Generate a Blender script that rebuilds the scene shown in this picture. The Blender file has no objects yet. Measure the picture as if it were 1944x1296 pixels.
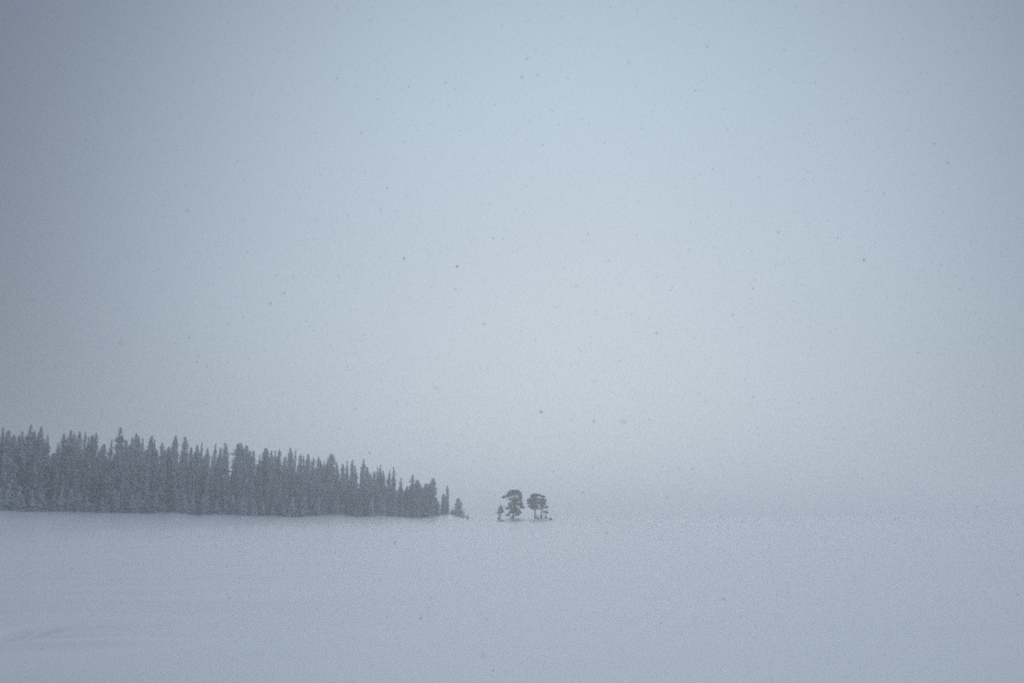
import bpy, math, random
from mathutils import Vector, Matrix, noise

# ------------------------------------------------------------------ camera
C = bpy.context.scene
COL = C.collection
F = 1890.0                      # focal length in pixels of the 1944 px wide photograph (35 mm)
CZ = 1.6                        # eye height above the lake
HY = 975.0                      # row of the horizon in the photograph
P = math.atan((HY - 648) / F)   # pitch up
cam = bpy.data.cameras.new('camera')
cam.lens = 35.0
cam.sensor_width = 36.0
cam.clip_start = 0.05
cam.clip_end = 12000
cam.dof.use_dof = True
cam.dof.focus_distance = 120.0
cam.dof.aperture_fstop = 3.5
cam_o = bpy.data.objects.new('camera', cam)
cam_o.location = (0, 0, CZ)
cam_o.rotation_euler = (math.radians(90) + P, 0, 0)
COL.objects.link(cam_o)
C.camera = cam_o

# ------------------------------------------------------------------ sky and sun
SUN_AZ = math.radians(4.0)      # to the right of straight ahead
SUN_EL = math.radians(9.5)
sun_dir = Vector((math.sin(SUN_AZ) * math.cos(SUN_EL), math.cos(SUN_AZ) * math.cos(SUN_EL), math.sin(SUN_EL)))

W = bpy.data.worlds.new('World')
C.world = W
W.use_nodes = True
nt = W.node_tree
nt.nodes.clear()
def N(t, **kw):
    n = nt.nodes.new(t)
    for k, v in kw.items(): setattr(n, k, v)
    return n
def L(a, b): nt.links.new(a, b)
def math_node(op, a=None, b=None, c=None, clamp=False):
    n = N('ShaderNodeMath', operation=op); n.use_clamp = clamp
    for i, v in enumerate((a, b, c)):
        if v is None: continue
        if isinstance(v, (int, float)): n.inputs[i].default_value = v
        else: L(v, n.inputs[i])
    return n.outputs[0]
out = N('ShaderNodeOutputWorld')
bg = N('ShaderNodeBackground')
bg.inputs['Strength'].default_value = 1.0
L(bg.outputs[0], out.inputs['Surface'])
sky = N('ShaderNodeTexSky')
sky.sky_type = 'NISHITA'
sky.sun_disc = False
sky.sun_elevation = SUN_EL
sky.sun_rotation = SUN_AZ
sky.dust_density = 4.0
tc = N('ShaderNodeTexCoord')
dot = N('ShaderNodeVectorMath', operation='DOT_PRODUCT')
L(tc.outputs['Generated'], dot.inputs[0])
dot.inputs[1].default_value = sun_dir
ang = math_node('ARCCOSINE', dot.outputs['Value'])
q = math_node('DIVIDE', ang, math.radians(29.0))
q2 = math_node('POWER', q, 3.4)
glow = math_node('EXPONENT', math_node('MULTIPLY', q2, -1.0))       # the sun behind the snow cloud
sep = N('ShaderNodeSeparateXYZ'); L(tc.outputs['Generated'], sep.inputs[0])
upz = math_node('MAXIMUM', sep.outputs['Z'], 0.0)
cie = math_node('MULTIPLY_ADD', math_node('MULTIPLY', upz, upz), 1.9, 1.0)                      # overcast sky, brighter overhead
nz = N('ShaderNodeTexNoise'); nz.inputs['Scale'].default_value = 1.6
nz.inputs['Detail'].default_value = 3.0
L(tc.outputs['Generated'], nz.inputs['Vector'])
cl = math_node('MULTIPLY_ADD', nz.outputs['Fac'], 0.16, 0.92)       # faint cloud structure
def vscale(col, f):
    n = N('ShaderNodeVectorMath', operation='SCALE')
    if isinstance(col, tuple): n.inputs[0].default_value = col
    else: L(col, n.inputs[0])
    if isinstance(f, (int, float)): n.inputs['Scale'].default_value = f
    else: L(f, n.inputs['Scale'])
    return n.outputs[0]
def vadd(a, b):
    n = N('ShaderNodeVectorMath', operation='ADD'); L(a, n.inputs[0]); L(b, n.inputs[1]); return n.outputs[0]
BASE = (0.076, 0.097, 0.143)
GLOW = (0.376, 0.455, 0.500)
tot = vadd(vscale(BASE, cie), vscale(GLOW, glow))
tot = vscale(tot, cl)
tot = vadd(tot, vscale(sky.outputs['Color'], 0.0012))                # what the clear sky above the cloud adds
L(tot, bg.inputs['Color'])

sun = bpy.data.lights.new('sun', 'SUN')
sun.energy = 0.78
sun.angle = math.radians(110)
sun.color = (0.94, 0.99, 1.0)
sun_o = bpy.data.objects.new('sun', sun)
sun_o.rotation_euler = (-sun_dir).to_track_quat('-Z', 'Y').to_euler()
sun_o.location = (20, 60, 40)
COL.objects.link(sun_o)

C.view_settings.view_transform = 'Standard'
C.view_settings.look = 'None'
C.view_settings.exposure = 0.0
C.view_settings.gamma = 1.0
C.view_settings.use_curve_mapping = False
C.render.engine = 'CYCLES'
C.cycles.volume_bounces = 3
C.cycles.max_bounces = 6
C.cycles.use_denoising = False
C.cycles.use_adaptive_sampling = False
C.cycles.filter_width = 1.8

# ------------------------------------------------------------------ materials
def principled(name, col, rough=0.8, spec=0.3):
    m = bpy.data.materials.new(name); m.use_nodes = True
    b = m.node_tree.nodes['Principled BSDF']
    b.inputs['Base Color'].default_value = (*col, 1)
    b.inputs['Roughness'].default_value = rough
    b.inputs['Specular IOR Level'].default_value = spec
    return m, b
def mottled(name, c1, c2, scale, rough=0.85, spec=0.2, bump=0.0, coord='Object'):
    m, b = principled(name, c1, rough, spec)
    t = m.node_tree
    tx = t.nodes.new('ShaderNodeTexCoord'); n = t.nodes.new('ShaderNodeTexNoise')
    n.inputs['Scale'].default_value = scale; n.inputs['Detail'].default_value = 6
    r = t.nodes.new('ShaderNodeValToRGB')
    r.color_ramp.elements[0].position = .35; r.color_ramp.elements[1].position = .65
    r.color_ramp.elements[0].color = (*c1, 1); r.color_ramp.elements[1].color = (*c2, 1)
    t.links.new(tx.outputs[coord], n.inputs['Vector']); t.links.new(n.outputs['Fac'], r.inputs['Fac'])
    t.links.new(r.outputs['Color'], b.inputs['Base Color'])
    if bump:
        bp = t.nodes.new('ShaderNodeBump'); bp.inputs['Strength'].default_value = bump
        bp.inputs['Distance'].default_value = 0.05
        t.links.new(n.outputs['Fac'], bp.inputs['Height']); t.links.new(bp.outputs[0], b.inputs['Normal'])
    return m
def frosted(name, dark, mid, frost, scale):
    m = mottled(name, dark, mid, scale)
    rp = [n for n in m.node_tree.nodes if n.type == 'VALTORGB'][0]
    rp.color_ramp.elements[0].position = .40; rp.color_ramp.elements[1].position = .52
    e = rp.color_ramp.elements.new(.66); e.color = (*frost, 1)
    return m
M_NEEDLES = [frosted('dark spruce needles', (0.012, 0.015, 0.022), (0.032, 0.038, 0.050), (0.14, 0.17, 0.24), 2.6),
             frosted('spruce needles', (0.026, 0.032, 0.040), (0.075, 0.085, 0.098), (0.35, 0.39, 0.47), 2.2),
             frosted('frosted spruce needles', (0.050, 0.058, 0.068), (0.17, 0.19, 0.21), (0.55, 0.58, 0.61), 1.9)]
M_PINE = mottled('pine needles', (0.018, 0.022, 0.030), (0.038, 0.045, 0.056), 1.8)
M_BARK = mottled('bark', (0.060, 0.048, 0.042), (0.13, 0.10, 0.085), 6.0, bump=0.5)
M_TWIG = mottled('bare twigs', (0.10, 0.085, 0.08), (0.34, 0.35, 0.37), 3.0)
M_TSNOW = mottled('snow on branches', (0.80, 0.83, 0.86), (0.88, 0.90, 0.92), 3.0)
M_ROCK = mottled('rock', (0.07, 0.07, 0.075), (0.16, 0.155, 0.15), 2.5, bump=0.6)
M_FLAKE, _b = principled('snowflake', (0.85, 0.87, 0.89), 0.7, 0.2)

M_SNOW, sb = principled('snow on the lake', (0.70, 0.74, 0.80), 0.30, 1.0)
t = M_SNOW.node_tree
tx = t.nodes.new('ShaderNodeTexCoord')
mp = t.nodes.new('ShaderNodeMapping'); mp.inputs['Scale'].default_value = (0.35, 1.0, 1.0)
mp.inputs['Rotation'].default_value = (0, 0, math.radians(12))
n1 = t.nodes.new('ShaderNodeTexNoise'); n1.inputs['Scale'].default_value = 1.1; n1.inputs['Detail'].default_value = 7
n2 = t.nodes.new('ShaderNodeTexNoise'); n2.inputs['Scale'].default_value = 0.07; n2.inputs['Detail'].default_value = 4
n3 = t.nodes.new('ShaderNodeTexNoise'); n3.inputs['Scale'].default_value = 60; n3.inputs['Detail'].default_value = 3
t.links.new(tx.outputs['Object'], mp.inputs[0])
t.links.new(mp.outputs[0], n1.inputs['Vector']); t.links.new(mp.outputs[0], n2.inputs['Vector'])
t.links.new(tx.outputs['Object'], n3.inputs['Vector'])
r = t.nodes.new('ShaderNodeValToRGB')
r.color_ramp.elements[0].position = .3; r.color_ramp.elements[1].position = .7
r.color_ramp.elements[0].color = (0.83, 0.868, 0.88, 1); r.color_ramp.elements[1].color = (0.88, 0.912, 0.92, 1)
t.links.new(n2.outputs['Fac'], r.inputs['Fac']); t.links.new(r.outputs['Color'], sb.inputs['Base Color'])
b1 = t.nodes.new('ShaderNodeBump'); b1.inputs['Strength'].default_value = 0.10; b1.inputs['Distance'].default_value = 0.06
b2 = t.nodes.new('ShaderNodeBump'); b2.inputs['Strength'].default_value = 0.04; b2.inputs['Distance'].default_value = 0.006
t.links.new(n1.outputs['Fac'], b1.inputs['Height']); t.links.new(n3.outputs['Fac'], b2.inputs['Height'])
t.links.new(b1.outputs[0], b2.inputs['Normal']); t.links.new(b2.outputs[0], sb.inputs['Normal'])

# ------------------------------------------------------------------ helpers
def ray_z(Y, d):                # height at which the sight line of row Y stands d metres ahead
    return CZ + d * math.tan(P + math.atan((648 - Y) / F))
def ray_x(X, d, z=CZ):
    return (X - 972) / F * (d * math.cos(P) + (z - CZ) * math.sin(P))
def smooth(a, b, v):
    t = min(1, max(0, (v - a) / (b - a))); return t * t * (3 - 2 * t)
def interp(tab, X):
    if X <= tab[0][0]: return tab[0][1]
    for (x0, y0), (x1, y1) in zip(tab, tab[1:]):
        if X <= x1: return y0 + (y1 - y0) * (X - x0) / (x1 - x0)
    return tab[-1][1]

SHORE = [(-400, 962), (-60, 967), (0, 968), (50, 970), (110, 971), (150, 973), (200, 972), (280, 974), (330, 972), (370, 977),
         (410, 975), (450, 977), (560, 980), (600, 978), (650, 977), (680, 980), (720, 978), (800, 982),
         (825, 979), (850, 975), (868, 979), (885, 985), (935, 991.4)]
def shore_d(X): return 168 + 95 * min(1.12, max(-0.3, X / 880))
ISX, ISY = ray_x(1001, 240), 241.0
def terrain(x, y):
    z = 0.0
    if y > 60:
        X = 972 + F * x / (y * math.cos(P))
        if X < 1000:
            D = shore_d(X); s = y - D
            zs = max(0.0, CZ - D * (interp(SHORE, X) - HY) / F)
            hill = 0.11 * min(45, max(0, s - 2)) * (1 - smooth(640, 860, X))
            fade = 1 - smooth(900, 960, X)
            lead = smooth(-75, 0, s) if s < 0 else 1.0
            z += (zs * lead + hill) * fade
            if -8 < s < 30:
                z += 0.55 * fade * noise.noise(Vector((x * 0.17, y * 0.07, 3.0))) * smooth(-8, -1, s)
    e = ((x - ISX) / 10.0) ** 2 + ((y - ISY) / 10.0) ** 2
    if e < 4: z += 0.62 * math.exp(-e * e * 1.1) + 0.10 * noise.noise(Vector((x * .6, y * .6, 9))) * math.exp(-e)
    # wind drifts on the near lake
    if y < 140:
        k = 1 - smooth(60, 140, y)
        z += k * 0.05 * noise.noise(Vector((x * 0.055, y * 0.16, 1.0)))
        z += k * 0.018 * noise.noise(Vector((x * 0.30 + y * .1, y * 0.75, 5.0)))
    # drift with a scoured hollow at lower left
    u, v = x + 6.7, y - 14.0
    z -= 0.12 * math.exp(-((u / 0.22) ** 2 + (v / 0.75) ** 2))
    z += 0.035 * math.exp(-(((u - 1.3) / 0.9) ** 2 + ((v + .1 + .25 * (u - 1.3)) / 0.6) ** 2))
    z += 0.06 * math.exp(-(((u - 0.9) / 1.5) ** 2 + ((v + 1.3 - .2 * u) / 0.5) ** 2))
    return z

def mesh(name, verts, faces, mat, smoothed=False):
    me = bpy.data.meshes.new(name)
    me.from_pydata(verts, [], faces); me.materials.append(mat); me.update()
    if smoothed: me.polygons.foreach_set('use_smooth', [True] * len(me.polygons))
    return me
def link(name, data, parent=None):
    o = bpy.data.objects.new(name, data); COL.objects.link(o)
    if parent: o.parent = parent
    return o
def tag(o, label, cat, group=None):
    o['label'] = label; o['category'] = cat
    if group: o['group'] = group
    return o

# ------------------------------------------------------------------ snow-covered lake and shore: one sheet
def steps(segs):
    v = [segs[0][0]]
    for a, b, st in segs:
        n = max(1, round((b - a) / st)); v += [a + (b - a) * (i + 1) / n for i in range(n)]
    return v
def geo(a, b, n): return [a * (b / a) ** (i / n) for i in range(1, n + 1)]
xs = [-v for v in reversed(geo(170, 3000, 12))] + steps([(-170, -16, 1.2), (-16, 8, 0.22), (8, 40, 1.2)]) + geo(40, 3000, 24)
ys = [-v for v in reversed(geo(12, 3000, 12))] + steps([(-12, 4, 2), (4, 32, 0.2), (32, 140, 1.8), (140, 330, 0.9)]) + geo(330, 3000, 18)
gv = [(x, y, terrain(x, y)) for y in ys for x in xs]
nx = len(xs)
gf = [(j * nx + i, j * nx + i + 1, (j + 1) * nx + i + 1, (j + 1) * nx + i) for j in range(len(ys) - 1) for i in range(nx - 1)]
g = link('snow_ground', mesh('snow_ground', gv, gf, M_SNOW, True)); g['kind'] = 'structure'

# ------------------------------------------------------------------ snowfall haze
def box_mesh(name, lo, hi, mat):
    v = [(x, y, z) for z in (lo[2], hi[2]) for y in (lo[1], hi[1]) for x in (lo[0], hi[0])]
    f = [(0, 2, 3, 1), (4, 5, 7, 6), (0, 1, 5, 4), (2, 6, 7, 3), (0, 4, 6, 2), (1, 3, 7, 5)]
    return mesh(name, v, f, mat)
M_HAZE = bpy.data.materials.new('haze'); M_HAZE.use_nodes = True
t = M_HAZE.node_tree; t.nodes.clear()
ho = t.nodes.new('ShaderNodeOutputMaterial'); hv = t.nodes.new('ShaderNodeVolumePrincipled')
hv.inputs['Color'].default_value = (0.98, 0.985, 0.99, 1)
hv.inputs['Density'].default_value = 0.0021
hv.inputs['Anisotropy'].default_value = 0.78
t.links.new(hv.outputs[0], ho.inputs['Volume'])
hz = link('haze', box_mesh('haze', (-3100, -3100, -1.5), (3100, 3100, 30.0), M_HAZE)); hz['kind'] = 'stuff'

# ------------------------------------------------------------------ tree geometry
class Geo:
    def __init__(s): s.v = []; s.f = []
    def tri(s, a, b, c):
        n = len(s.v); s.v += [tuple(a), tuple(b), tuple(c)]; s.f.append((n, n + 1, n + 2))
    def quad(s, a, b, c, d):
        n = len(s.v); s.v += [tuple(a), tuple(b), tuple(c), tuple(d)]; s.f.append((n, n + 1, n + 2, n + 3))
    def tube(s, pts, rads, sides=6):
        rings = []
        for i, p in enumerate(pts):
            p = Vector(p)
            a = Vector(pts[max(0, i - 1)]); b = Vector(pts[min(len(pts) - 1, i + 1)])
            d = (b - a).normalized()
            u = d.cross(Vector((0.31, 0.95, 0.05))).normalized(); w = d.cross(u)
            n = len(s.v)
            s.v += [tuple(p + (u * math.cos(q) + w * math.sin(q)) * rads[i]) for q in (2 * math.pi * k / sides for k in range(sides))]
            rings.append(n)
        for r0, r1 in zip(rings, rings[1:]):
            for k in range(sides):
                k2 = (k + 1) % sides
                s.f.append((r0 + k, r0 + k2, r1 + k2, r1 + k))
        s.f.append(tuple(rings[0] + k for k in reversed(range(sides))))
        s.f.append(tuple(rings[-1] + k for k in range(sides)))

def spruce_meshes(seed, H, width, style, snow, needles):
    """trunk, drooping needle crown and snow lying on the branches, for a tree H metres high"""
    R = random.Random(seed)
    tr = Geo(); cr = Geo(); sn = Geo()
    lean = Vector((R.uniform(-.012, .012), R.uniform(-.012, .012), 0))
    def ax(z): return Vector((0, 0, z)) + lean * z + Vector((0.05 * math.sin(z * .5 + seed), 0.05 * math.cos(z * .43 + seed), 0)) * min(1, z / 4)
    tr.tube([ax(H * k / 7) - (Vector((0, 0, .5)) if k == 0 else Vector()) for k in range(8)],
            [0.0115 * H * (1 - k / 7.15) + 0.012 for k in range(8)], 7)
    z = H * R.uniform(0.03, 0.08)
    bump_c = R.uniform(.82, .93); notch = R.uniform(.55, .75)
    while z < H - 0.12:
        k = 1 - z / H
        prof = width * (0.06 + 0.94 * min(1, k * 1.25) ** style)
        prof *= 1 + 0.35 * math.exp(-((z / H - bump_c) / .035) ** 2) - 0.22 * math.exp(-((z / H - notch) / .03) ** 2)
        nb = 8 if prof > .5 else 6
        a0 = R.uniform(0, 6.28)
        for b in range(nb):
            if R.random() < 0.08: continue
            a = a0 + b * 6.283 / nb + R.uniform(-.3, .3)
            Lb = prof * R.uniform(.62, 1.18) * (1.25 if R.random() < .06 else 1)
            dirv = Vector((math.cos(a), math.sin(a), 0)); side = Vector((-dirv.y, dirv.x, 0))
            droop = R.uniform(.30, .62) * (1 if k > .18 else .2 - .8 * (1 - k / .18))
            p0 = ax(z)
            def at(u):
                return p0 + dirv * (Lb * u) + Vector((0, 0, -droop * Lb * u * (1.15 - .35 * u * u)))
            n = max(2, min(6, int(Lb / .24) + 1))
            tw = min(.30, .10 + Lb * .20)
            prev = at(0.0)
            for i in range(1, n + 1):
                u = i / n; c = at(u)
                w = tw * (1.15 - .65 * u) * R.uniform(.75, 1.25)
                bk = dirv * (-.35 * w)
                for sg in (-1, 1):          # side sprays and the hanging curtain of twigs
                    tip = c + side * (sg * w) + dirv * (.35 * w) + Vector((0, 0, -R.uniform(.15, .5) * w))
                    cr.tri(prev, c, tip)
                hang = (prev + c) * .5 + Vector((R.uniform(-.06, .06), R.uniform(-.06, .06), -R.uniform(.5, 1.3) * w - .03))
                cr.tri(prev, hang, c)
                if R.random() < snow * (0.30 + 1.1 * k) * (.4 + 1.2 * (b % 2)):
                    ww = w * R.uniform(.7, 1.5) + .06; hh = Vector((0, 0, R.uniform(.10, .26)))
                    l_, r_, t_ = (c + prev) * .5 + side * ww, (c + prev) * .5 - side * ww, (c + prev) * .5 + hh
                    e_ = c + dirv * .05 - hh * .4; s_ = prev + hh * .3
                    sn.tri(s_, l_, t_); sn.tri(l_, e_, t_); sn.tri(e_, r_, t_); sn.tri(r_, s_, t_); sn.tri(l_, r_ - hh * .3, e_)
                prev = c
            if k > .2 and R.random() < .035:     # a heavy clump of snow resting on the bough
                o_ = at(R.uniform(.75, 1.0)); q_ = R.uniform(.16, .36); h_ = Vector((0, 0, q_ * .8))
                e4 = [o_ + side * q_, o_ + dirv * q_, o_ - side * q_ * .8, o_ - dirv * q_]
                for m_ in range(4):
                    sn.tri(e4[m_], e4[(m_ + 1) % 4], o_ + h_); sn.tri(e4[(m_ + 1) % 4], e4[m_], o_ - h_ * .5)
            cr.tri(prev + side * tw * .18, prev - side * tw * .18, at(1.0) + dirv * tw * .7 + Vector((0, 0, .02)))
        z += max(.13, .30 * (0.5 + k * .9)) * R.uniform(.8, 1.2)
    top = ax(H)
    for q in range(5):                       # leader
        a = q * 1.257; o = Vector((math.cos(a), math.sin(a), 0)) * .045
        cr.tri(top + Vector((0, 0, .12)), top + o - Vector((0, 0, .45)), top - o * .6 - Vector((0, 0, .5)))
    return (mesh('trunk', tr.v, tr.f, M_BARK, True), mesh('crown', cr.v, cr.f, M_NEEDLES[needles]),
            mesh('branch_snow', sn.v, sn.f, M_TSNOW))

H0 = 12.0
VARIANTS = []
for i in range(12):
    R = random.Random(100 + i)
    VARIANTS.append(spruce_meshes(i + 1, H0, (.95, 1.5, 1.15, 1.9, 1.3, 1.0, 1.7, 1.2, 2.1, 1.1, 1.45, 1.6)[i], (.7, .95, .5, .85, .62, .9, .6, 1.1, .95, .55, .75, .5)[i], (.35, .7, 1.1, 1.6)[i % 4], (0, 1, 2, 1, 0, 2, 1, 0, 1, 2, 0, 1)[i]))
YOUNG = [spruce_meshes(60 + i, 4.0, (1.0, 1.25, .85, 1.1)[i], .8, 1.5, 2) for i in range(4)]

def spruce(name, x, y, H, w, data, label, group, H1=H0, rot=0.0, sink=.12):
    z = terrain(x, y) - sink
    root = bpy.data.objects.new(name, None); COL.objects.link(root)
    root.empty_display_size = .5
    root.location = (x, y, z); root.rotation_euler = (.022 * math.sin(rot * 7.3), .022 * math.cos(rot * 5.1), rot)
    s = (H + sink) / H1
    root.scale = (w, w, s)
    tag(root, label, 'spruce tree', group)
    for nm, me in zip(('trunk', 'crown', 'branch_snow'), data):
        link(nm, me, root)
    return root

# ------------------------------------------------------------------ the spruces whose tops make the skyline
# column and row of the tip in the photograph, width factor, name of landmark trees
TOPS = [(4, 811, 1, "slender spruce top cut off by the photo's left edge", "the spruce at the left edge"),
 (18, 816, 1), (28, 825, 1), (35, 825, 1), (43, 817, 1),
 (55, 805, 1.05, "highest spruce spire in the forest, close to the left edge", "the highest spire"),
 (62, 817, .9), (72, 818, .9),
 (77, 809, 1.2, "tall spruce with a bushy thick tip beside the highest spire", "the bushy tall tip"),
 (87, 833, 1), (92, 823, 1),
 (109, 839, .9, "lower lone spruce tip standing in the first gap of the skyline", "the lone low tip"),
 (125, 822, 1),
 (133, 816, 1.1, "tall dark spruce opening the second clump of treetops from the left", "the dark second-clump top"),
 (139, 820, .9), (145, 828, .9), (152, 818, .9), (164, 818, 1), (175, 825, .9), (185, 820, .95),
 (197, 842, .8), (209, 833, .8),
 (224, 810, 1.3, "big spruce spire towering above its neighbours right of the second clump", "the towering spire"),
 (234, 831, .8), (249, 829, 1), (257, 822, 1), (266, 827, .9), (273, 832, .9), (281, 830, .9), (287, 827, .9), (296, 833, .9),
 (311, 839, 1), (319, 848, .8),
 (331, 826, .95, "left one of two close twin spruce spires in the forest skyline", None),
 (338, 825, .9, "right one of two close twin spruce spires in the forest skyline", "the twin spires"),
 (354, 828, 1.2, "sharp tall spruce standing by itself just right of the twin spires", "the sharp spruce by the twins"),
 (364, 848, .9), (376, 843, .9), (385, 836, 1.0), (394, 849, .8),
 (407, 840, .9), (417, 848, .9), (424, 839, .9), (433, 842, .9), (446, 866, .8),
 (458, 841, 1.35, "left of two broad blunt spruces at the middle of the forest", None),
 (467, 845, 1.35, "right of two broad blunt spruces at the middle of the forest", "the broad blunt pair"),
 (481, 854, .9), (492, 861, .9), (502, 850, .8), (508, 856, .8), (516, 854, .8), (522, 854, .8), (531, 852, .9), (540, 865, .8),
 (549, 849, 1.1, "dark pointed spruce rising from a dip right of the middle of the forest", "the dark point right of middle"),
 (559, 852, 1.0), (571, 861, .9), (578, 863, .8), (584, 861, 1.3), (595, 868, .8), (604, 866, .9), (610, 874, .8), (616, 874, .8),
 (627, 861, 1.15, "stout spruce with a thick dark tip, tallest of the forest's right third", "the stout thick tip"),
 (641, 874, .9), (652, 879, .8), (660, 872, .9), (671, 871, 1.2),
 (688, 871, 1.1, "clear needle-sharp spruce where the skyline starts to fall away rightward", "the needle-sharp spruce"),
 (697, 886, .9), (704, 900, .8), (712, 894, 1), (719, 885, 1), (724, 882, 1), (730, 893, .9), (738, 891, .8),
 (746, 885, 1.1, "tall pointed spruce just before the skyline's first deep step down", "the pointed step spruce"),
 (761, 906, 1.3), (770, 922, 1),
 (783, 900, 1.7, "full spruce with open branches rising after the skyline's deep step", "the full open spruce"),
 (790, 910, 1.5),
 (808, 917, 1.5, "smooth cone-shaped spruce third from the dense forest's right end", None),
 (818, 910, 1.0, "left of the twin spires closing the dense forest at its right end", None),
 (823, 907, 1.0, "right of the twin spires closing the dense forest at its right end", "x")]
TIP_G = 'spruces of the forest skyline'
ORD = ['first', 'second', 'third', 'fourth', 'fifth', 'sixth', 'seventh', 'eighth', 'ninth', 'tenth', 'eleventh', 'twelfth', 'thirteenth',
       'fourteenth', 'fifteenth', 'sixteenth', 'seventeenth', 'eighteenth', 'nineteenth', 'twentieth']
SEEN = {}
def nth(kind, X):               # first, second ... from left among its kind beneath a landmark
    key = (kind, near_land(X)); SEEN[key] = SEEN.get(key, -1) + 1
    return '%s from left among the %s beneath %s' % (ORD[SEEN[key]], kind, key[1])
R = random.Random(7)
land = None; cnt = 0
for i, tp in enumerate(TOPS):
    X, Y, w = tp[:3]
    if len(tp) > 3:
        label = tp[3]; land = tp[4] or land
        cnt = 0
    else:
        label = 'snow-dusted spruce, the %s top to the right of %s' % (ORD[cnt], land); cnt += 1
    back = R.uniform(3, 20) * (1 - smooth(650, 800, X)) + R.uniform(1, 5)
    d = shore_d(X) + back
    zt = ray_z(Y, d); x = ray_x(X, d, zt)
    H = zt - terrain(x, d)
    spruce('spruce_tree', x, d, H, 1.15 * max(w, .95) * R.uniform(.85, 1.2), VARIANTS[R.randrange(12)], label, TIP_G, rot=R.uniform(0, 6.28))
# spruces outside the left edge, so that the wood goes on there
for k in range(12):
    X = -12 - k * 9 + R.uniform(-3, 3); d = shore_d(X) + R.uniform(2, 16)
    zt = ray_z(R.uniform(806, 830), d); x = ray_x(X, d, zt)
    spruce('spruce_tree', x, d, zt - terrain(x, d), 1.0, VARIANTS[R.randrange(12)],
           '%s spruce continuing the forest outward beyond the left edge of the photo' % ORD[k], 'spruces beyond the left edge', rot=R.uniform(0, 6.28))

# the trees that stand below and before the skyline
env = [(a[0], a[1]) for a in TOPS]
def envelope(X):
    return max(interp(env, X - 6), interp(env, X), interp(env, X + 6))
LANDS = [(a[0], a[4]) for a in TOPS if len(a) > 4 and a[4] and a[4] != 'x'] + [(808, 'the cone-shaped spruce')]
def near_land(X): return min(LANDS, key=lambda a: abs(a[0] - X))[1]
THIRD = [(-99, 'spruce packed in the dark dense wall of the forest\'s left third'),
         (300, 'spruce packed in the grey wall of the forest\'s middle third'),
         (590, 'spruce packed in the paler wall of the forest\'s right third')]
X = -20.0; k = 0
while X < 826:
    for row in range(2):
        if k >= 168: break
        Xr = X + R.uniform(-3, 3); k += 1
        if Xr > 828: continue
        base = interp(SHORE, Xr)
        ht = base - envelope(Xr)
        fr = R.uniform(.50, .78) if row == 0 else R.uniform(.78, .98)
        back = R.uniform(.3, 3) if row == 0 else R.uniform(3, 12)
        if Xr > 700: back *= .5
        d = shore_d(Xr) + back
        zt = ray_z(base - ht * fr, d); x = ray_x(Xr, d, zt)
        gi = 0 if Xr < 300 else (1 if Xr < 590 else 2)
        spruce('spruce_tree', x, d, zt - terrain(x, d), R.uniform(.85, 1.3), VARIANTS[R.randrange(12)],
               nth('front-rank wall spruces' if row == 0 else 'half-hidden second-rank spruces', Xr), THIRD[gi][1].replace('spruce packed', 'spruces packed'), rot=R.uniform(0, 6.28))
    X += 10.1

# young spruces at the foot of the forest
X = 2.0
while X < 826:
    Xr = X + R.uniform(-6, 6)
    d = shore_d(Xr) - abs(R.gauss(0, 2.2))
    x = ray_x(Xr, d)
    H = R.uniform(1.6, 4.6)
    spruce('young_spruce', x, d, H, R.uniform(.8, 1.4) * (H / 4) ** .5, YOUNG[R.randrange(4)],
           nth('small snow-laden young spruces', Xr), 'young spruces along the forest foot', H1=4.0, rot=R.uniform(0, 6.28), sink=.1)
    X += R.uniform(8, 15)

# the forest's tip, right of the dense wall
END = [(832, 950, 975.5, .7, YOUNG, 4.0, 'low young spruce at the left foot of the two spruces past the wall'),
       (842, 936, 974.5, .75, VARIANTS, H0, 'shorter spruce left of the slim spire past the forest wall'),
       (850, 921, 974.5, .42, VARIANTS, H0, 'very slim pointed spruce standing free just past the forest wall'),
       (858, 966, 978, .9, YOUNG, 4.0, 'tiny spruce between the slim spire and the outermost bushy spruce'),
       (870, 944, 981, 1.75, YOUNG, 4.0, 'bushy low spruce standing alone as the outermost tree of the forest'),
       (888, 974, 984, .35, YOUNG, 4.0, 'tiny spruce just right of the outermost bushy spruce')]
for i, (X, Y, YB, w, lib, h1, label) in enumerate(END):
    d = shore_d(X) + (2 if lib is VARIANTS else 0)
    zt = ray_z(Y, d); x = ray_x(X, d, zt)
    gz = terrain(x, d)
    spruce('spruce_tree', x, d, max(1.2, zt - gz), w, lib[(i * 5 + 1) % len(lib)], label, None, H1=h1, rot=i * 1.3)

# ------------------------------------------------------------------ bare snowy shrubs at the forest foot
def shrub_mesh(seed, h, snowy=True):
    R = random.Random(seed); g_ = Geo()
    for s in range(9):
        a = R.uniform(0, 6.28); sp = R.uniform(.1, .45) * h
        p0 = Vector((R.uniform(-.08, .08), R.uniform(-.08, .08), -.15))
        p2 = Vector((math.cos(a) * sp, math.sin(a) * sp, h * R.uniform(.7, 1)))
        p1 = p0.lerp(p2, .5) + Vector((0, 0, .1 * h))
        g_.tube([p0, p1, p2], [.03, .02, .008], 4)
        for t_ in range(9):
            u = R.uniform(.3, 1)
            q0 = p0.lerp(p1, u * 2) if u < .5 else p1.lerp(p2, u * 2 - 1)
            b = R.uniform(0, 6.28); l = R.uniform(.15, .4) * h * .6
            q1 = q0 + Vector((math.cos(b) * l * .7, math.sin(b) * l * .7, l * R.uniform(.2, .8)))
            g_.tube([q0, q1], [.016, .005], 3)
    return mesh('shrub', g_.v, g_.f, M_TWIG)
SHR = [shrub_mesh(30 + i, 2.4) for i in range(3)]
X = 20
i = 0
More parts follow.
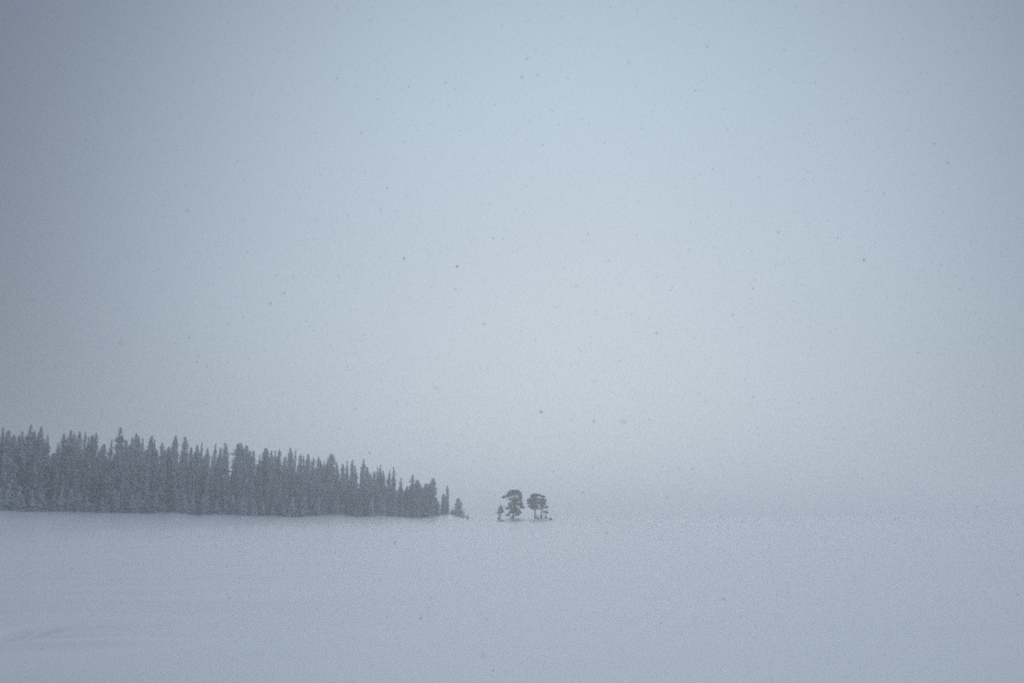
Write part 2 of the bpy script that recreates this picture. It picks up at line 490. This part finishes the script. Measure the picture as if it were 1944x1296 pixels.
while X < 810:
    d = shore_d(X) - R.uniform(.2, 9); x = ray_x(X, d); s = R.uniform(.5, 1.2)
    o = link('snowy_shrub', SHR[i % 3]); o.location = (x, d, terrain(x, d)); o.scale = (s * 1.2, s * 1.2, s); o.rotation_euler.z = i * 1.7
    tag(o, nth('leafless frosted shrubs', X), 'shrub', 'bare shrubs before the forest'); i += 1
    X += R.uniform(20, 38)

# ------------------------------------------------------------------ the islet's pines
def tuft_cloud(cr, sn, c, rad, n, R, snow=.3, size=.23):
    c = Vector(c)
    for _ in range(int(n * 1.55)):
        while True:
            p = Vector((R.uniform(-1, 1), R.uniform(-1, 1), R.uniform(-1, 1)))
            if .15 < p.length < 1: break
        p = p.normalized() * p.length ** .6
        if R.random() < .10: p *= 1.3
        o = c + Vector((p.x * rad[0], p.y * rad[1], p.z * rad[2]))
        out_ = Vector((p.x, p.y, abs(p.z) * .6 + .25)).normalized()
        for _k in range(3):
            dv = (out_ + Vector((R.uniform(-.8, .8), R.uniform(-.8, .8), R.uniform(-.5, .6)))).normalized() * size * R.uniform(.7, 1.3)
            sv = dv.cross(Vector((R.uniform(-1, 1), R.uniform(-1, 1), R.uniform(-1, 1)))).normalized() * size * .32
            cr.tri(o - sv, o + sv, o + dv)
        if p.z > .1 and R.random() < snow:
            s = size * R.uniform(.5, .9); a = R.uniform(0, 3); z = Vector((0, 0, size * .45))
            e = Vector((math.cos(a) * s, math.sin(a) * s, 0)); f = Vector((-e.y, e.x, 0)) * .6
            sn.quad(o + z * .7 - e, o + z - f, o + z * .6 + e, o + z * .9 + f)

def px(X, Y, d, dy=0.0):        # a point of the photograph standing d metres ahead
    z = ray_z(Y, d); return Vector((ray_x(X, d, z), d + dy, z))

def pine(label, d, trunk_px, clumps, seed, r0, snow=.22):
    """trunk_px: the trunk's line in the photograph; clumps: (X, Y, half width, half height, offset in depth, tufts)"""
    R = random.Random(seed)
    pts = [px(X, Y, d) for X, Y in trunk_px]
    base = pts[0].copy(); base.z = terrain(base.x, base.y) - .25
    root = bpy.data.objects.new('pine_tree', None); COL.objects.link(root); root.location = base
    tag(root, label, 'pine tree')
    loc = [p - base for p in pts]; loc[0] = Vector((0, 0, 0))
    tr = Geo(); n = len(loc)
    tr.tube(loc, [1.25 * r0 * (1 - .8 * i / (n - 1)) for i in range(n)], 8)
    link('trunk', mesh('trunk', tr.v, tr.f, M_BARK, True), root)
    cr = Geo(); sn = Geo(); k = d / F
    for X, Y, hw, hh, dy, num in clumps:
        c = px(X, Y, d, dy) - base
        # limb from the trunk, leaving it below the clump
        zl = c.z - .35 * abs(c.x - loc[-1].x) - .25
        q = loc[0]
        for a, b in zip(loc, loc[1:]):
            if a.z <= zl <= b.z: q = a.lerp(b, (zl - a.z) / max(1e-6, b.z - a.z))
        if zl > loc[-1].z: q = loc[-1]
        if (c - q).length > .25:
            lg = Geo(); m = q.lerp(c, .5) + Vector((R.uniform(-.1, .1), 0, R.uniform(-.15, .1)))
            lg.tube([q, m, c], [.085, .06, .03], 5)
            link('limb', mesh('limb', lg.v, lg.f, M_BARK, True), root)
        tuft_cloud(cr, sn, c, (hw * k, max(hw * k * .9, .5), hh * k * 1.05), num, R, snow)
    link('crown', mesh('crown', cr.v, cr.f, M_PINE), root)
    link('branch_snow', mesh('branch_snow', sn.v, sn.f, M_TSNOW), root)
    return root

def z5(a, b): return 930 + a / 13.64, 910 + b / 13.64
def cl(*rows):
    o = []
    for a, b, hw, hh, dy, n in rows:
        X, Y = z5(a, b); o.append((X, Y, hw / 13.64, hh / 13.64, dy, n))
    return o
def tl(*rows): return [z5(a, b) for a, b in rows]

pine('largest islet pine with a gnarled crown and one long arm reaching left', 240,
     tl((608, 1020), (608, 880), (622, 760), (640, 620), (645, 480), (640, 370), (640, 320)),
     cl((640, 305, 125, 32, 0, 150), (600, 350, 140, 35, .4, 130), (740, 350, 70, 45, -.3, 70), (510, 400, 70, 45, 0, 80),
        (425, 435, 75, 22, 0, 60), (352, 462, 35, 26, 0, 36), (790, 420, 45, 60, 0, 80), (560, 505, 60, 26, .2, 50),
        (720, 520, 75, 40, -.4, 80), (800, 530, 35, 60, .3, 50), (650, 560, 70, 50, .6, 70), (665, 430, 60, 40, .5, 26), (560, 620, 80, 38, -.2, 80),
        (700, 640, 120, 38, .3, 120), (800, 640, 50, 40, 0, 60), (830, 715, 55, 36, 0, 70), (450, 750, 48, 24, 0, 40),
        (525, 690, 50, 22, 0, 40), (610, 740, 100, 50, .3, 110), (700, 800, 75, 50, -.3, 80), (600, 800, 70, 40, .4, 70),
        (775, 855, 42, 24, 0, 36), (715, 905, 55, 28, 0, 50), (530, 850, 45, 26, 0, 40), (470, 915, 52, 28, 0, 50), (640, 850, 60, 30, .3, 40)),
     11, .17)
pine('round-crowned islet pine on a straight bare stem, left of a close pair', 240.5,
     tl((1165, 990), (1168, 860), (1172, 740), (1175, 600), (1175, 450)),
     cl((1180, 405, 100, 36, 0, 110), (1100, 430, 40, 36, .2, 50), (1275, 400, 35, 28, 0, 36), (1015, 540, 55, 35, 0, 70), (1110, 500, 80, 45, -.3, 90),
        (1215, 500, 70, 40, .3, 70), (1030, 610, 55, 38, 0, 60), (1130, 600, 90, 50, .2, 110), (1235, 590, 60, 44, -.3, 60),
        (1065, 690, 65, 34, 0, 70), (1165, 690, 90, 36, 0, 90), (1120, 750, 65, 22, 0, 45), (1245, 745, 50, 20, 0, 36)),
     12, .14)
pine('ragged thin islet pine with a drooping right branch, right of a close pair', 242,
     tl((1328, 1030), (1328, 880), (1325, 740), (1340, 620), (1360, 500), (1370, 450)),
     cl((1385, 445, 42, 26, 0, 40), (1330, 430, 36, 20, .3, 20), (1340, 520, 55, 34, 0, 60), (1420, 540, 38, 34, .3, 44), (1320, 610, 70, 44, .2, 80),
        (1405, 620, 40, 40, 0, 50), (1345, 690, 45, 26, 0, 40), (1400, 715, 34, 24, 0, 30), (1472, 715, 24, 36, 0, 28), (1310, 750, 34, 18, 0, 20),
        (1420, 830, 50, 28, 0, 50), (1480, 860, 34, 16, 0, 24)),
     13, .11)

# the small dense tree at the islet's left end
d = 238.0
R = random.Random(21)
b0 = px(*z5(240, 1040), d); b0.z = terrain(b0.x, d) - .1
root = bpy.data.objects.new('small_pine', None); COL.objects.link(root); root.location = b0
tag(root, 'small dense egg-crowned pine on a thick pale stem at the islet\'s left end', 'pine tree')
top = px(*z5(285, 665), d) - b0
tr = Geo(); tr.tube([(0, 0, 0), tuple(top * .4), tuple(top * .95)], [.12, .09, .03], 7); link('trunk', mesh('trunk', tr.v, tr.f, M_BARK, True), root)
cr = Geo(); sn = Geo()
for a, b, hw, hh, n in ((285, 700, 14, 40, 30), (280, 740, 50, 50, 60), (280, 800, 75, 50, 100), (250, 860, 68, 24, 50), (175, 858, 24, 10, 10), (330, 830, 24, 36, 24),
                        (245, 950, 40, 80, 50), (240, 1020, 32, 26, 26)):
    c = px(*z5(a, b), d) - b0; k = d / F / 13.64
    tuft_cloud(cr, sn, c, (hw * k, max(.3, hw * k * .8), hh * k), n, R, .9 if b > 900 else .45, .17)
link('crown', mesh('crown', cr.v, cr.f, M_PINE), root); link('branch_snow', mesh('branch_snow', sn.v, sn.f, M_TSNOW), root)

# saplings under the pines
for a, b, yb, w, label in ((1325, 925, 1040, .5, 'dark little sapling at the foot of the ragged thin pine'),
                           (1452, 940, 1040, .55, 'little sapling between the ragged thin pine and the boulder'),
                           (1212, 965, 1020, .4, 'knee-high sapling right of the round-crowned pine\'s stem'),
                           (1250, 1045, 1095, .35, 'tiny sapling low in the snow in front of the pine pair'),
                           (575, 985, 1025, .35, 'tiny sapling at the foot of the largest islet pine')):
    X, Y = z5(a, b); _, YB = z5(a, yb); d = 239.0 if yb < 1060 else 233.0
    x = ray_x(X, d); z = terrain(x, d)
    H = max(.7, (YB - Y) * d / F)
    spruce('sapling', x, d, H, w, YOUNG[int(a) % 4], label, None, H1=4.0, rot=a)

# boulder and low ledge
def rock(name, label, X, Y, d, size, seed):
    import bmesh
    bm = bmesh.new(); bmesh.ops.create_icosphere(bm, subdivisions=3, radius=1)
    for v in bm.verts:
        n_ = noise.noise(v.co * 1.3 + Vector((seed, 0, 0))) * .45 + noise.noise(v.co * 3.1 + Vector((0, seed, 0))) * .15
        v.co *= 1 + n_; v.co = Vector((v.co.x * size[0], v.co.y * size[1], v.co.z * size[2]))
    top = Geo()
    for f in bm.faces:              # snow cap on the upward faces
        if f.normal.z > .62: pass
    me = bpy.data.meshes.new(name); bm.to_mesh(me)
    cap = Geo()
    for f in bm.faces:
        if f.calc_center_median().z > size[2] * .55:
            vs = [v.co + Vector((0, 0, .05)) for v in f.verts]; cap.tri(*vs)
    bm.free(); me.materials.append(M_ROCK)
    x = ray_x(X, d); z = terrain(x, d)
    rt = bpy.data.objects.new(name, None); COL.objects.link(rt); rt.location = (x, d, z + size[2] * .35)
    tag(rt, label, 'rock')
    link('stone', me, rt); link('snow_cap', mesh('snow_cap', cap.v, cap.f, M_TSNOW), rt)
X, Y = z5(1570, 1050); rock('boulder', 'dark boulder with snowy top at the islet\'s right end', X, Y, 234, (.32, .30, .40), 2.0)
X, Y = z5(315, 1105); rock('rock_ledge', 'low dark rock ledge in the snow before the small dense pine', X, Y, 222, (.62, .4, .20), 5.0)
X, Y = z5(215, 1098); rock('rock_ledge', 'faint rock edge left of the low dark ledge before the small pine', X, Y, 223, (.28, .3, .13), 8.0)

# ------------------------------------------------------------------ falling snow
R = random.Random(5)
fv = []; ff = []
def flake(p, s):
    nrm = Vector((R.gauss(0, 1), R.gauss(0, 1), R.gauss(0, 1))).normalized()
    u = nrm.orthogonal().normalized(); w = nrm.cross(u); n = len(fv)
    fv.append(tuple(p + nrm * s * .22))
    for k in range(6):
        a = k * math.pi / 3 + R.uniform(-.25, .25); r_ = s * R.uniform(.55, 1.15)
        fv.append(tuple(p + (u * math.cos(a) + w * math.sin(a)) * r_))
    for k in range(6):
        ff.append((n, n + 1 + k, n + 1 + (k + 1) % 6))
for _ in range(26000):
    p = Vector((R.uniform(-9, 9), R.uniform(-2, 15), R.uniform(.1, 9)))
    if (p - Vector((0, 0, CZ))).length < 1.5: continue
    flake(p, min(.0036, .0018 * math.exp(abs(R.gauss(0, .55)))))
for _ in range(52000):
    p = Vector((R.uniform(-14, 14), R.uniform(3.5, 22), R.uniform(.05, 13)))
    flake(p, .0031 + min(.0058, abs(R.gauss(0, .0022))))
ft = M_FLAKE.node_tree
ftr = ft.nodes.new('ShaderNodeBsdfTranslucent'); ftr.inputs['Color'].default_value = (.94, .95, .96, 1)
fmx = ft.nodes.new('ShaderNodeMixShader'); fmx.inputs[0].default_value = .65
fou = [n for n in ft.nodes if n.type == 'OUTPUT_MATERIAL'][0]
ft.links.new(_b.outputs[0], fmx.inputs[1]); ft.links.new(ftr.outputs[0], fmx.inputs[2]); ft.links.new(fmx.outputs[0], fou.inputs['Surface'])
fo = link('falling_snow', mesh('falling_snow', fv, ff, M_FLAKE)); fo['kind'] = 'stuff'
fo['label'] = 'snowflakes drifting through the air in front of the lake and forest'
